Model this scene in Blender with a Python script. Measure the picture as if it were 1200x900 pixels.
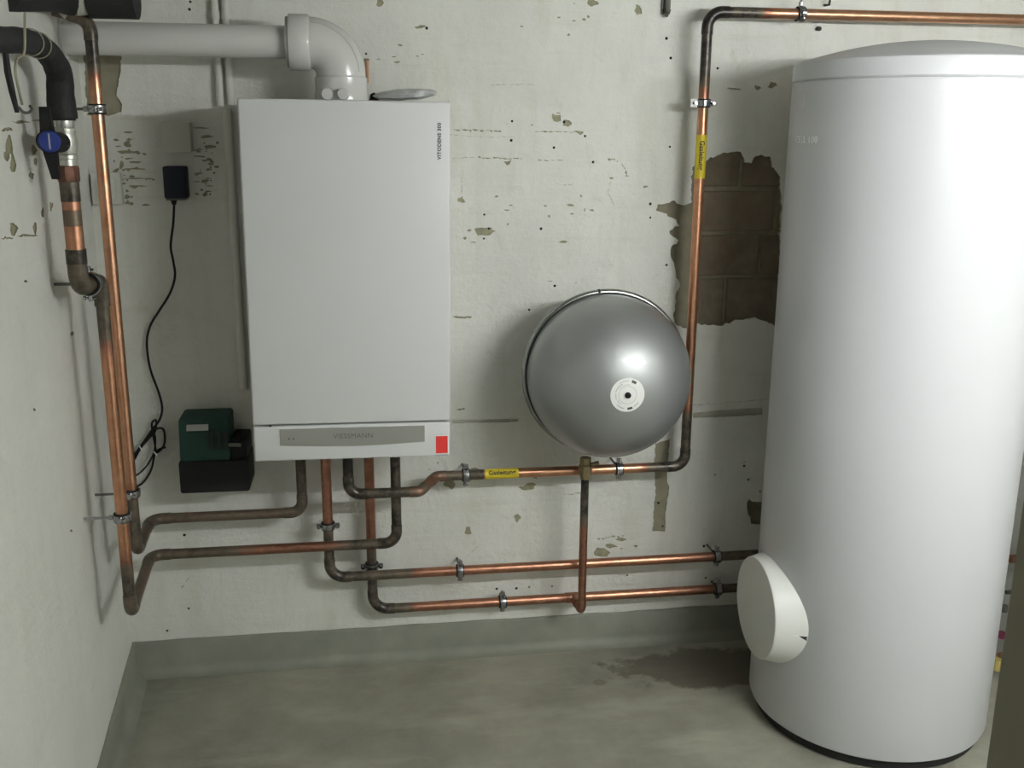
import bpy, bmesh, math, random
from mathutils import Vector, Matrix, noise
from mathutils.geometry import delaunay_2d_cdt

for o in list(bpy.data.objects):
    bpy.data.objects.remove(o, do_unlink=True)
S = bpy.context.scene
COL = S.collection
random.seed(7)
PI = math.pi

# ------------------------------------------------------------------ camera
F_PX, PITCH, YAW, ROLL = 1184.1, .2466, .1485, .0079
CAM = Vector((.2726, -2.8396, 1.5808))
FW = Vector((math.sin(YAW)*math.cos(PITCH), math.cos(YAW)*math.cos(PITCH), -math.sin(PITCH)))
_ri = Vector((math.cos(YAW), -math.sin(YAW), 0)); _up = _ri.cross(FW)
RI = math.cos(ROLL)*_ri + math.sin(ROLL)*_up
UP = -math.sin(ROLL)*_ri + math.cos(ROLL)*_up
cam_data = bpy.data.cameras.new('camera'); cam = bpy.data.objects.new('camera', cam_data); COL.objects.link(cam)
cam_data.sensor_fit = 'HORIZONTAL'; cam_data.sensor_width = 36.0; cam_data.lens = 36.0*F_PX/1200.0
cam_data.clip_start = .02
mw = Matrix((RI, UP, -FW)).transposed().to_4x4(); mw.translation = CAM
cam.matrix_world = mw
S.camera = cam

# ------------------------------------------------------------------ world, exposure
w = bpy.data.worlds.new('world'); S.world = w; w.use_nodes = True
w.node_tree.nodes['Background'].inputs[0].default_value = (.75, .78, .8, 1)
w.node_tree.nodes['Background'].inputs[1].default_value = .08
S.view_settings.view_transform = 'Standard'; S.view_settings.look = 'None'
S.view_settings.gamma = 1.0; S.view_settings.use_curve_mapping = False
S.view_settings.exposure = 0.0
LAMP_X0, LAMP_X1, LAMP_Y, LAMP_Z, LAMP_E = 1.30, 2.35, -2.2, 1.84, 252.0

def ray(px, py): return FW + (px-600)/F_PX*RI - (py-450)/F_PX*UP
def at(px, py, y):
    d = ray(px, py); return CAM + d*((y-CAM.y)/d.y)
def at_x(px, py, x):
    d = ray(px, py); return CAM + d*((x-CAM.x)/d.x)
def at_z(px, py, z):
    d = ray(px, py); return CAM + d*((z-CAM.z)/d.z)

# ------------------------------------------------------------------ materials
class NT:
    def __init__(s, name):
        s.m = bpy.data.materials.new(name); s.m.use_nodes = True
        s.t = s.m.node_tree; s.n = s.t.nodes; s.l = s.t.links
        s.b = s.n['Principled BSDF']
    def new(s, typ, **kw):
        x = s.n.new(typ)
        for k, v in kw.items(): setattr(x, k, v)
        return x
    def link(s, a, b): s.l.new(a, b)
    def coord(s): return s.new('ShaderNodeTexCoord').outputs['Object']
    def noise(s, scale, detail=4, rough=.55, vec=None, dist=0):
        x = s.new('ShaderNodeTexNoise'); x.inputs['Scale'].default_value = scale
        x.inputs['Detail'].default_value = detail; x.inputs['Roughness'].default_value = rough
        x.inputs['Distortion'].default_value = dist
        s.link(vec if vec is not None else s.coord(), x.inputs['Vector'])
        return x.outputs['Fac']
    def scaled(s, sx, sy, sz):
        m = s.new('ShaderNodeMapping'); m.inputs['Scale'].default_value = (sx, sy, sz)
        s.link(s.coord(), m.inputs['Vector']); return m.outputs['Vector']
    def ramp(s, fac, stops):
        r = s.new('ShaderNodeValToRGB'); e = r.color_ramp.elements
        while len(e) < len(stops): e.new(.5)
        for i, (p, c) in enumerate(stops):
            e[i].position = p; e[i].color = (c, c, c, 1) if not hasattr(c, '__len__') else (*c, 1)
        s.link(fac, r.inputs['Fac']); return r.outputs['Color']
    def mix(s, fac, a, b, mode='MIX'):
        x = s.new('ShaderNodeMix', data_type='RGBA', blend_type=mode)
        for sock, v in ((x.inputs[0], fac), (x.inputs[6], a), (x.inputs[7], b)):
            if hasattr(v, 'is_linked'): s.link(v, sock)
            elif hasattr(v, '__len__'): sock.default_value = (*v, 1)
            else: sock.default_value = v
        return x.outputs[2]
    def math(s, op, a, b=0.0):
        x = s.new('ShaderNodeMath', operation=op)
        for sock, v in ((x.inputs[0], a), (x.inputs[1], b)):
            if hasattr(v, 'is_linked'): s.link(v, sock)
            else: sock.default_value = v
        return x.outputs[0]
    def bump(s, h, strength=.3, dist=.01):
        b = s.new('ShaderNodeBump'); b.inputs['Strength'].default_value = strength
        b.inputs['Distance'].default_value = dist
        s.link(h, b.inputs['Height']); s.link(b.outputs[0], s.b.inputs['Normal'])
    def base(s, c):
        if hasattr(c, 'is_linked'): s.link(c, s.b.inputs['Base Color'])
        else: s.b.inputs['Base Color'].default_value = (*c, 1)
    def set(s, **kw):
        for k, v in kw.items():
            i = s.b.inputs[k.replace('_', ' ')]
            if hasattr(v, 'is_linked'): s.link(v, i)
            else: i.default_value = v

def simple(name, col, rough=.5, metal=0.0, var=.12, scale=30, bump=0.0):
    t = NT(name); f = t.noise(scale, 3)
    a = tuple(c*(1-var) for c in col); b = tuple(min(1, c*(1+var)) for c in col)
    t.base(t.mix(f, a, b)); t.set(Roughness=rough, Metallic=metal)
    if bump: t.bump(t.noise(scale*6, 3), bump, .002)
    return t.m

def wall_paint(name, col, stain, dirt=1.0):
    t = NT(name)
    big = t.ramp(t.noise(2.6, 6, .65), [(.34, 0.0), (.66, 1.0)])
    c = t.mix(big, tuple(x*(1-.13*dirt) for x in col), col)
    streak = t.ramp(t.noise(1.0, 7, .68, t.scaled(11, 11, 2.2)), [(.50, 0.0), (.74, 1.0)])
    c = t.mix(t.math('MULTIPLY', streak, .42*dirt), c, stain)
    course = t.ramp(t.noise(1.0, 7, .7, t.scaled(2.5, 2.5, 26)), [(.56, 0.0), (.70, 1.0)])
    c = t.mix(t.math('MULTIPLY', course, .30*dirt), c, stain)
    blot = t.ramp(t.noise(9, 8, .74, dist=.8), [(.60, 0.0), (.68, 1.0)])
    c = t.mix(t.math('MULTIPLY', blot, .34*dirt), c, tuple(x*.88 for x in stain))
    speck = t.ramp(t.noise(75, 4, .6), [(.68, 0.0), (.74, 1.0)])
    c = t.mix(t.math('MULTIPLY', speck, .38*dirt), c, tuple(x*.55 for x in stain))
    t.base(c); t.set(Roughness=.75)
    h = t.math('ADD', t.noise(8, 7, .68), t.math('MULTIPLY', t.noise(60, 5, .65), .30))
    h = t.math('ADD', h, t.math('MULTIPLY', t.noise(1.0, 4, .6, t.scaled(4, 4, 22)), .55))
    t.bump(h, .50, .016)
    return t.m

M = {}
M['paint_back'] = wall_paint('painted_masonry', (.76, .76, .705), (.53, .52, .40))
M['paint_left'] = wall_paint('painted_plaster', (.75, .75, .70), (.56, .55, .45), .6)
M['paint_plain'] = wall_paint('plain_plaster', (.62, .62, .57), (.50, .48, .40))
M['raw'] = simple('raw_plaster', (.265, .245, .175), .9, 0, .35, 26, .5)
M['scuff'] = simple('scuffed_paint', (.30, .285, .185), .9, 0, .5, 70, .5)
M['groove'] = simple('groove_paint', (.50, .49, .42), .9, 0, .25, 25, .3)  # darker paint tone for the ledge grooves and thin cracks
M['hole'] = simple('dark_hole', (.05, .045, .035), .95, 0, .3, 60)
def brick_mat():
    t = NT('old_brick')
    oi = t.new('ShaderNodeObjectInfo').outputs['Random']
    c = t.ramp(oi, [(0, (.130, .100, .068)), (.5, (.165, .120, .082)), (1, (.120, .100, .072))])
    c = t.mix(t.ramp(t.noise(14, 6, .7), [(.35, 0.0), (.7, 1.0)]), c, (.20, .165, .115))
    t.base(c); t.set(Roughness=.92); t.bump(t.noise(45, 6, .7), .6, .006); return t.m
M['brick'] = brick_mat()
M['mortar'] = simple('old_mortar', (.25, .225, .16), .95, 0, .35, 30, .6)

def floor_mat():
    t = NT('concrete_floor_paint')
    co = t.coord()
    c = t.mix(t.ramp(t.noise(2.1, 8, .68), [(.36, 0.0), (.64, 1.0)]), (.180, .178, .146), (.305, .299, .240))
    st = t.ramp(t.noise(1.0, 6, .6, t.scaled(2.2, 7, 1)), [(.50, 0.0), (.72, 1.0)])
    c = t.mix(t.math('MULTIPLY', st, .60), c, (.42, .41, .33))
    # a damp patch in front of the back wall, left of the tank
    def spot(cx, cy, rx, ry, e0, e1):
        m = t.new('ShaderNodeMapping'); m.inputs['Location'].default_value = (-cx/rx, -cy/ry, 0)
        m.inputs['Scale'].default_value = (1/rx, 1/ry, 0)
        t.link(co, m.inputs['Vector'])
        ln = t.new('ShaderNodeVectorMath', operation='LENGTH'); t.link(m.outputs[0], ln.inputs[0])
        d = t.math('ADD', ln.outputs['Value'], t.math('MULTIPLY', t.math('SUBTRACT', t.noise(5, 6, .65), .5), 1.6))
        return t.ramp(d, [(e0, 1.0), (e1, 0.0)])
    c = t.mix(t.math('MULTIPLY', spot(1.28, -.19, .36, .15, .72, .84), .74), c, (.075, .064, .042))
    c = t.mix(t.math('MULTIPLY', spot(.93, -.23, .03, .025, .55, .75), .6), c, (.13, .115, .08))
    c = t.mix(t.math('MULTIPLY', spot(.80, -.02, .20, .035, .6, .9), .5), c, (.45, .43, .34))
    t.base(c)
    t.set(Roughness=t.ramp(t.noise(3, 4), [(.3, .45), (.7, .7)]))
    t.bump(t.math('ADD', t.noise(12, 5, .6), t.math('MULTIPLY', t.noise(90, 3), .2)), .12, .01)
    return t.m
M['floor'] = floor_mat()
M['plinth'] = simple('grey_plinth_paint', (.215, .22, .18), .6, 0, .28, 10, .3)

def copper_mat():
    t = NT('copper_with_solder_burn')
    a = t.new('ShaderNodeAttribute', attribute_name='burn').outputs['Fac']
    n = t.noise(38, 5, .65)
    f = t.math('ADD', a, t.math('MULTIPLY', t.math('SUBTRACT', n, .5), t.math('ADD', .26, t.math('MULTIPLY', a, .75))))
    c = t.ramp(f, [(.0, (.73, .43, .28)), (.18, (.56, .285, .17)), (.30, (.43, .215, .145)), (.44, (.29, .135, .088)), (.60, (.165, .125, .088)),
                   (.78, (.090, .076, .056)), (.90, (.032, .027, .023)), (1.0, (.016, .014, .013))])
    t.base(c)
    t.set(Metallic=t.ramp(f, [(.35, 1.0), (.70, .35)]), Roughness=t.ramp(f, [(.15, .33), (.6, .5), (.9, .34)]))
    t.bump(t.noise(120, 3), .08, .002)
    return t.m
M['copper'] = copper_mat()
M['boiler'] = simple('powder_coated_white', (.63, .635, .637), .42, 0, .015, 5)
M['boiler_side'] = simple('powder_coated_side', (.60, .605, .60), .5, 0, .02, 5)
M['strip'] = simple('grey_display_strip', (.27, .27, .245), .4, 0, .06, 12)
M['print_grey'] = simple('dark_grey_print', (.06, .06, .06), .6)
M['print_strip'] = simple('strip_print', (.11, .11, .10), .5)
M['red'] = simple('red_sticker', (.74, .045, .04), .45, 0, .12, 60)
M['white'] = simple('white_label', (.80, .80, .78), .5, 0, .04, 40)
M['flue'] = simple('white_flue_plastic', (.60, .60, .575), .20, 0, .03, 6)
M['conduit'] = simple('painted_conduit', (.62, .62, .56), .6, 0, .06, 20)
M['rubber'] = simple('black_rubber', (.010, .010, .010), .85)
M['dark_gap'] = simple('dark_recess', (.03, .03, .03), .8)
M['foam'] = simple('black_pipe_insulation', (.012, .0125, .0135), .75, 0, .5, 40, .6)
M['chrome'] = simple('zinc_plated_steel', (.40, .41, .42), .24, 1.0, .35, 90)
M['steel_dull'] = simple('dull_steel', (.17, .17, .155), .5, .85, .3, 50)
M['nickel'] = simple('nickel_brass', (.60, .60, .55), .36, .75, .2, 60)
M['brass'] = simple('old_brass', (.25, .20, .115), .45, .85, .35, 60)
M['red_brass'] = simple('red_brass_reducer', (.17, .085, .06), .5, .7, .45, 90)
def vessel_mat():
    t = NT('silver_lacquer'); t.base(t.mix(t.noise(8, 3), (.31, .32, .32), (.35, .36, .36)))
    t.set(Roughness=.47, Metallic=.70, Coat_Weight=.6, Coat_Roughness=.09); return t.m
M['vessel'] = vessel_mat()
M['vessel_ring'] = simple('zinc_strap', (.36, .37, .36), .22, 1.0, .08, 20)
M['tank'] = simple('white_tank_jacket', (.575, .582, .602), .30, 0, .012, 3)
M['tank_lid'] = simple('white_tank_lid', (.575, .582, .602), .38, 0, .012, 3)
M['cover'] = simple('cream_plastic_cover', (.72, .725, .69), .42, 0, .02, 6)
M['badge'] = simple('silver_badge', (.92, .92, .90), .3)
M['green'] = simple('dark_green_plastic', (.009, .048, .038), .7, 0, .2, 30)
M['black'] = simple('black_plastic', (.006, .006, .0065), .85, 0, .2, 30)
M['navy'] = simple('black_blue_plastic', (.007, .009, .022), .75, 0, .2, 30)
M['box'] = simple('old_white_box', (.46, .46, .40), .55, 0, .06, 20)
M['switch'] = simple('switch_plate', (.60, .60, .54), .5, 0, .05, 20)
M['blue'] = simple('blue_cap', (.012, .03, .19), .4, 0, .15, 40)
M['yellow'] = simple('yellow_tape', (.66, .52, .025), .5, 0, .10, 40)
M['ink'] = simple('black_ink', (.02, .02, .015), .7)
M['grey_plastic'] = simple('grey_plastic', (.42, .43, .42), .5, 0, .1, 25)
M['bag'] = simple('crumpled_grey_film', (.45, .46, .45), .28, 0, .25, 40, .5)
M['wire'] = simple('old_grey_wire', (.30, .28, .20), .6)
M['jamb'] = simple('dark_olive_door_frame', (.28, .26, .18), .6, 0, .10, 12, .1)
def lamp_mat():
    t = NT('fluorescent_tube'); t.base((1, 1, 1)); t.set(Emission_Color=(.975, 1.0, 1.01, 1), Emission_Strength=LAMP_E); return t.m
M['tube'] = lamp_mat()

# ------------------------------------------------------------------ objects
def thing(name, label, cat, loc=(0, 0, 0), group=None):
    o = bpy.data.objects.new(name, None); COL.objects.link(o); o.location = loc
    o.empty_display_size = .05
    o['label'] = label; o['category'] = cat
    if group: o['group'] = group
    return o
def tag(o, label, cat, group=None):
    o['label'] = label; o['category'] = cat
    if group: o['group'] = group
    return o
WORLD_LOC = {}
def origin(o):
    v = Vector((0, 0, 0))
    while o is not None: v += o.location; o = o.parent
    return v
class Mesh:
    def __init__(s): s.v = []; s.f = []; s.mi = []; s.burn = []
    def add(s, verts, faces, mi=0, burn=None):
        k = len(s.v); s.v += [Vector(x) for x in verts]
        s.f += [tuple(i+k for i in f) for f in faces]; s.mi += [mi]*len(faces)
        s.burn += burn if burn else [0.0]*len(verts); return s
    def xf(s, m):
        s.v = [m @ x for x in s.v]; return s
def obj(name, mesh, mat, parent=None, local=False, smooth=35, label=None, kind=None):
    me = bpy.data.meshes.new(name)
    off = Vector((0, 0, 0)) if (local or parent is None) else origin(parent)
    me.from_pydata([x-off for x in mesh.v], [], mesh.f)
    for m in (mat if isinstance(mat, (list, tuple)) else [mat]): me.materials.append(m)
    for p, i in zip(me.polygons, mesh.mi): p.material_index = i
    if any(mesh.burn):
        a = me.attributes.new('burn', 'FLOAT', 'POINT'); a.data.foreach_set('value', mesh.burn)
    bm = bmesh.new(); bm.from_mesh(me); bmesh.ops.recalc_face_normals(bm, faces=bm.faces); bm.to_mesh(me); bm.free()
    if smooth:
        me.polygons.foreach_set('use_smooth', [True]*len(me.polygons)); me.set_sharp_from_angle(angle=math.radians(smooth))
    me.update()
    o = bpy.data.objects.new(name, me); COL.objects.link(o)
    if parent is not None: o.parent = parent
    if label: o['label'] = label
    if kind: o['kind'] = kind
    return o
def box(x0, x1, y0, y1, z0, z1, bev=0.0, seg=2):
    bm = bmesh.new()
    r = bmesh.ops.create_cube(bm, size=1)
    for v in bm.verts:
        v.co = Vector(((x0+x1)/2+v.co.x*(x1-x0), (y0+y1)/2+v.co.y*(y1-y0), (z0+z1)/2+v.co.z*(z1-z0)))
    if bev: bmesh.ops.bevel(bm, geom=bm.edges[:], offset=bev, segments=seg, affect='EDGES', profile=.5)
    m = Mesh(); bm.verts.index_update()
    m.add([v.co.copy() for v in bm.verts], [[v.index for v in f.verts] for f in bm.faces]); bm.free(); return m
def merge(*ms):
    r = Mesh()
    for m in ms: r.add(m.v, m.f, 0, m.burn); r.mi[-len(m.f):] = m.mi
    return r
def frames(pts):
    T = []
    for i in range(len(pts)):
        a = pts[max(i-1, 0)]; b = pts[min(i+1, len(pts)-1)]; T.append((b-a).normalized())
    n = Vector((0, 0, 1)) if abs(T[0].z) < .9 else Vector((1, 0, 0))
    n = (n - T[0]*n.dot(T[0])).normalized(); N = []
    for t in T:
        n = (n - t*n.dot(t)).normalized(); N.append(n)
    return T, N
def tube(pts, r, seg=14, burn=None, caps=True):
    pts = [Vector(p) for p in pts]; R = r if hasattr(r, '__len__') else [r]*len(pts)
    T, N = frames(pts); m = Mesh(); vs = []; fs = []; bs = []
    for i, p in enumerate(pts):
        b = T[i].cross(N[i])
        for k in range(seg):
            a = 2*PI*k/seg; vs.append(p+(N[i]*math.cos(a)+b*math.sin(a))*R[i]); bs.append(burn[i] if burn else 0.0)
    for i in range(len(pts)-1):
        for k in range(seg):
            k2 = (k+1) % seg; fs.append((i*seg+k, i*seg+k2, (i+1)*seg+k2, (i+1)*seg+k))
    if caps: fs += [tuple(range(seg))[::-1], tuple(range((len(pts)-1)*seg, len(pts)*seg))]
    return m.add(vs, fs, 0, bs)
def lathe(profile, seg=48, closed=False):
    """profile of (radius, height) turned about +Z; radius 0 gives a pole"""
    m = Mesh(); rings = []; vs = []; fs = []
    for r, h in profile:
        if r < 1e-6: rings.append([len(vs)]); vs.append((0, 0, h))
        else:
            rings.append(list(range(len(vs), len(vs)+seg)))
            vs += [(r*math.cos(2*PI*k/seg), r*math.sin(2*PI*k/seg), h) for k in range(seg)]
    pairs = list(zip(rings[:-1], rings[1:])) + ([(rings[-1], rings[0])] if closed else [])
    for a, b in pairs:
        for k in range(seg):
            k2 = (k+1) % seg
            if len(a) == 1 and len(b) == 1: continue
            if len(a) == 1: fs.append((a[0], b[k], b[k2]))
            elif len(b) == 1: fs.append((a[k], a[k2], b[0]))
            else: fs.append((a[k], a[k2], b[k2], b[k]))
    return m.add(vs, fs)
def look(pos, axis):
    """matrix that carries +Z to axis and the origin to pos"""
    q = Vector((0, 0, 1)).rotation_difference(Vector(axis).normalized())
    return Matrix.Translation(Vector(pos)) @ q.to_matrix().to_4x4()
def prism(poly, y0, y1):
    """polygon of (x, z) extruded from y0 to y1"""
    n = len(poly); m = Mesh()
    vs = [(x, y0, z) for x, z in poly]+[(x, y1, z) for x, z in poly]
    fs = [tuple(range(n)), tuple(range(n, 2*n))[::-1]]+[(i, (i+1) % n, n+(i+1) % n, n+i) for i in range(n)]
    return m.add(vs, fs)
def spline(pts, n=8):
    P = [Vector(p) for p in pts]; P = [2*P[0]-P[1]]+P+[2*P[-1]-P[-2]]; out = []
    for i in range(1, len(P)-2):
        a, b, c, d = P[i-1:i+3]
        for k in range(n):
            t = k/n; out.append(.5*((2*b)+(c-a)*t+(2*a-5*b+4*c-d)*t*t+(3*b-a-3*c+d)*t**3))
    out.append(P[-2]); return out
def text(body, size, mat, parent, mat4, name='lettering', depth=.0003, spacing=1.0, squash=1.0, local=False, bend=None, label=None, bold=0.0):
    cu = bpy.data.curves.new('t', 'FONT'); cu.body = body; cu.size = size; cu.extrude = depth
    cu.offset = bold; cu.align_x = 'CENTER'; cu.align_y = 'CENTER'; cu.space_character = spacing; cu.resolution_u = 3
    to = bpy.data.objects.new('t', cu); COL.objects.link(to)
    dg = bpy.context.evaluated_depsgraph_get(); me = bpy.data.meshes.new_from_object(to.evaluated_get(dg))
    if bend:
        bm = bmesh.new(); bm.from_mesh(me); bmesh.ops.triangulate(bm, faces=bm.faces[:])
        bmesh.ops.subdivide_edges(bm, edges=[e for e in bm.edges if e.calc_length() > size*.12], cuts=4, use_grid_fill=True)
        bmesh.ops.triangulate(bm, faces=bm.faces[:]); bm.to_mesh(me); bm.free()
    m = Mesh(); m.add([Vector((v.co.x*squash, v.co.y, v.co.z)) for v in me.vertices], [tuple(p.vertices) for p in me.polygons])
    bpy.data.objects.remove(to); bpy.data.curves.remove(cu); bpy.data.meshes.remove(me)
    m.v = [bend(v) for v in m.v] if bend else [mat4 @ v for v in m.v]
    return obj(name, m, mat, parent, local=local, smooth=0, label=label)

# ================================================================== large structure
LW = lambda y: -.43-.075*y                    # left wall runs slightly inwards
Y_FRONT, X_RIGHT, X_WIDE, Z_CEIL = -2.45, 2.2, 2.75, 2.02

def rag(poly, amp, step=None):
    """roughen a polygon of (x, z)"""
    out = []; step = step or max(.0022, min(.007, amp*1.4))
    for i, a in enumerate(poly):
        b = poly[(i+1) % len(poly)]; L = math.hypot(b[0]-a[0], b[1]-a[1]); n = max(1, int(L/step))
        for k in range(n):
            t = k/n; x = a[0]+(b[0]-a[0])*t; z = a[1]+(b[1]-a[1])*t
            x += amp*(noise.noise((x*70, z*70, 3.1))+.7*noise.noise((x*210, z*210, 1.1)))
            z += amp*(noise.noise((x*70, z*70, 9.7))+.7*noise.noise((x*210, z*210, 7.7)))
            out.append((x, z))
    return out
def wp(pts): return [(max(at(x, y, 0).x, -.421), at(x, y, 0).z) for x, y in pts]
def blob(px, py, rx, ry, n=7, j=.35):
    return wp([(px+rx*(1+random.uniform(-j, j))*math.cos(2*PI*k/n), py+ry*(1+random.uniform(-j, j))*math.sin(2*PI*k/n)) for k in range(n)])

HOLES = []       # (polygon, depth, material slot, capped)
PATCH = rag(wp([(772, 240), (787, 236), (800, 240), (810, 237), (811, 196), (822, 191), (838, 183), (850, 178), (869, 177), (873, 190),
      (880, 190), (884, 182), (903, 184), (908, 200), (914, 206), (916, 240), (914, 300), (913, 350), (911, 385), (897, 376), (885, 372),
      (862, 375), (845, 382), (830, 381), (818, 380), (800, 384), (789, 378), (792, 345), (797, 336), (789, 310), (785, 292), (795, 282),
      (783, 272), (796, 264), (793, 258), (778, 250), (769, 246)]), .006)
HOLES.append((PATCH, .016, 1, False))
HOLES.append((rag(wp([(768, 520), (785, 515), (781, 560), (784, 572), (780, 600), (779, 622), (765, 622), (766, 600), (768, 580), (767, 545)]), .003), .004, 1, True))
HOLES.append((rag(wp([(875, 590), (879, 583), (881, 588), (899, 588), (899, 600), (897, 614), (880, 614), (879, 606), (876, 602)]), .002), .026, 1, True))
HOLES.append((rag(wp([(530, 492), (560, 491.5), (590, 491), (607, 490.5), (607, 494), (590, 495), (560, 495), (530, 496)]), .001), .007, 4, True))
HOLES.append((rag(wp([(812, 484), (840, 481), (870, 479), (893, 478), (893, 486), (870, 487.5), (840, 489), (812, 490)]), .001), .009, 4, True))
HOLES.append((rag(wp([(98, 64), (143, 64), (140, 90), (136, 112), (144, 122), (142, 131), (128, 135), (98, 135)]), .004), .004, 1, True))
for px, py, rx, ry in ((651, 139, 7, 5), (664, 144, 6, 5), (567, 271, 12, 6), (446, 4, 4, 4), (693, 3, 8, 4), (748, 11, 4, 6), (541, 234, 4, 4),
                       (595, 191, 4, 3), (492, 32, 7, 2), (528, 567, 7, 5), (620, 570, 9, 4), (606, 607, 4, 4), (548, 622, 4, 4), (715, 640, 7, 2),
                       (728, 632, 6, 2), (704, 648, 9, 5), (541, 372, 11, 1.6), (660, 283, 6, 1.6), (887, 103, 4, 3), (905, 100, 5, 3),
                       (861, 104, 9, 2), (556, 552, 6, 3), (745, 640, 3, 1.5), (668, 240, 5, 1.5)):
    HOLES.append((rag(blob(px, py, rx, ry, 9, .45), min(.0045, .0004*min(rx, ry)*2.2+.0006)), .003, 3, True))
def line(pts, wpx, depth=.002, slot=3):
    for (x0, y0), (x1, y1) in zip(pts[:-1], pts[1:]):
        L = math.hypot(x1-x0, y1-y0); t = 0
        while t < L:
            l = random.uniform(2.5, 9); w_ = wpx*random.uniform(.35, 1.1); a, b = t/L, min(1, (t+l)/L); j = random.uniform(-.7, .7)
            q = [(x0+(x1-x0)*a, y0+(y1-y0)*a+j), (x0+(x1-x0)*b, y0+(y1-y0)*b+j)]; nx, ny = -(y1-y0)/L*w_/2, (x1-x0)/L*w_/2
            mx, my = (q[0][0]+q[1][0])/2, (q[0][1]+q[1][1])/2
            HOLES.append((rag(wp([q[0], (mx+nx*1.3, my+ny*1.3), (q[1][0]+nx*.4, q[1][1]+ny*.4), q[1], (mx-nx, my-ny), (q[0][0]-nx*.5, q[0][1]-ny*.5)]), .0006, .003), depth, slot, True))
            t += l*random.uniform(.75, 1.5)
line([(531, 152), (550, 152.5), (570, 153), (588, 154)], 2.2); line([(626, 154), (650, 154), (682, 155)], 1.8)
line([(560, 184.5), (585, 185), (612, 186)], 1.8); line([(630, 187), (660, 188)], 1.3)
line([(712, 186), (718, 186.5), (724, 189)], 3); line([(728, 192), (733, 199), (735, 206)], 2)
for x, y, l, h in ((150, 155, 12, 2), (148, 178, 16, 5), (157, 190, 14, 2.5), (160, 198, 30, 1.8), (160, 209, 30, 1.8), (160, 218, 22, 2),
                   (243, 160, 14, 2.5), (232, 183, 14, 2), (246, 172, 16, 4), (233, 203, 10, 2), (240, 212, 8, 4), (240, 228, 6, 5),
                   (149, 231, 7, 5), (234, 150, 20, 1.6), (142, 193, 5, 9), (170, 240, 10, 3)):
    HOLES.append((rag(blob(x, y, l/2, h/2, 8, .4), .0009), .002, 3, True))
for k in range(70):
    if k % 2: x, y = random.gauss(149, 7), random.uniform(160, 240)
    else: x, y = random.gauss(242, 6), random.uniform(160, 236)
    if x < 112: continue
    HOLES.append((rag(blob(x, y, random.uniform(.8, 4.5), random.uniform(.6, 1.8), 7, .5), .0008), .002, 3 if k % 3 else 1, True))
for k in range(46):
    x, y = random.choice(((650, 140), (567, 270), (720, 200), (595, 240), (660, 245), (700, 645), (530, 565), (690, 330), (600, 560), (480, 60), (840, 560), (660, 20))); x += random.gauss(0, 22); y += random.gauss(0, 14)
    HOLES.append((rag(blob(x, y, random.uniform(.7, 3.2), random.uniform(.5, 1.8), 7, .5), .0008), .002, 3, True))
line([(170, 210), (182, 210)], 2, slot=1); line([(150, 176), (172, 181)], 4, slot=1)
line([(526, 158), (560, 160), (600, 160)], 1.1, slot=4); line([(530, 186), (562, 184)], 1.6, slot=4); line([(575, 100), (600, 99), (625, 98)], 1.3, slot=4)
line([(716, 212), (712, 225), (722, 245)], 1.1, slot=4); line([(541, 205), (541, 228)], 1.2, slot=4); line([(560, 640), (545, 655)], 1.4, slot=4)
line([(222, 676), (212, 690)], 1.5, slot=3); line([(650, 215), (660, 217), (672, 216)], 1.3, slot=4); line([(660, 580), (690, 577)], 1.3)
line([(700, 632), (716, 629), (732, 628)], 2.0); line([(810, 475), (850, 472), (900, 468)], 1.2, slot=4); line([(535, 480), (545, 478)], 3)
for px, py in ((599, 164.5), (600, 142), (661, 143), (567.5, 251.5), (573, 268), (567, 279.5), (649, 173), (695, 190), (685.5, 159.5),
               (762, 239), (762, 255), (781, 310.5), (620, 363), (650, 335), (781, 45), (786, 68), (429, 63), (223, 2), (222, 11),
               (605, 689.5), (620, 688), (582, 690), (878, 597), (772, 590), (777, 617), (872, 546), (877, 562), (825, 640), (827, 677),
               (216, 627), (221, 713), (196, 739), (735, 674), (647, 687), (634, 268), (500, 33), (785, 172), (841, 80)):
    p = at(px, py, 0); n = 7; r = random.uniform(.0030, .0045)
    HOLES.append(([(p.x+r*math.cos(2*PI*k/n), p.z+r*math.sin(2*PI*k/n)) for k in range(n)], .02, 2, True))

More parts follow.
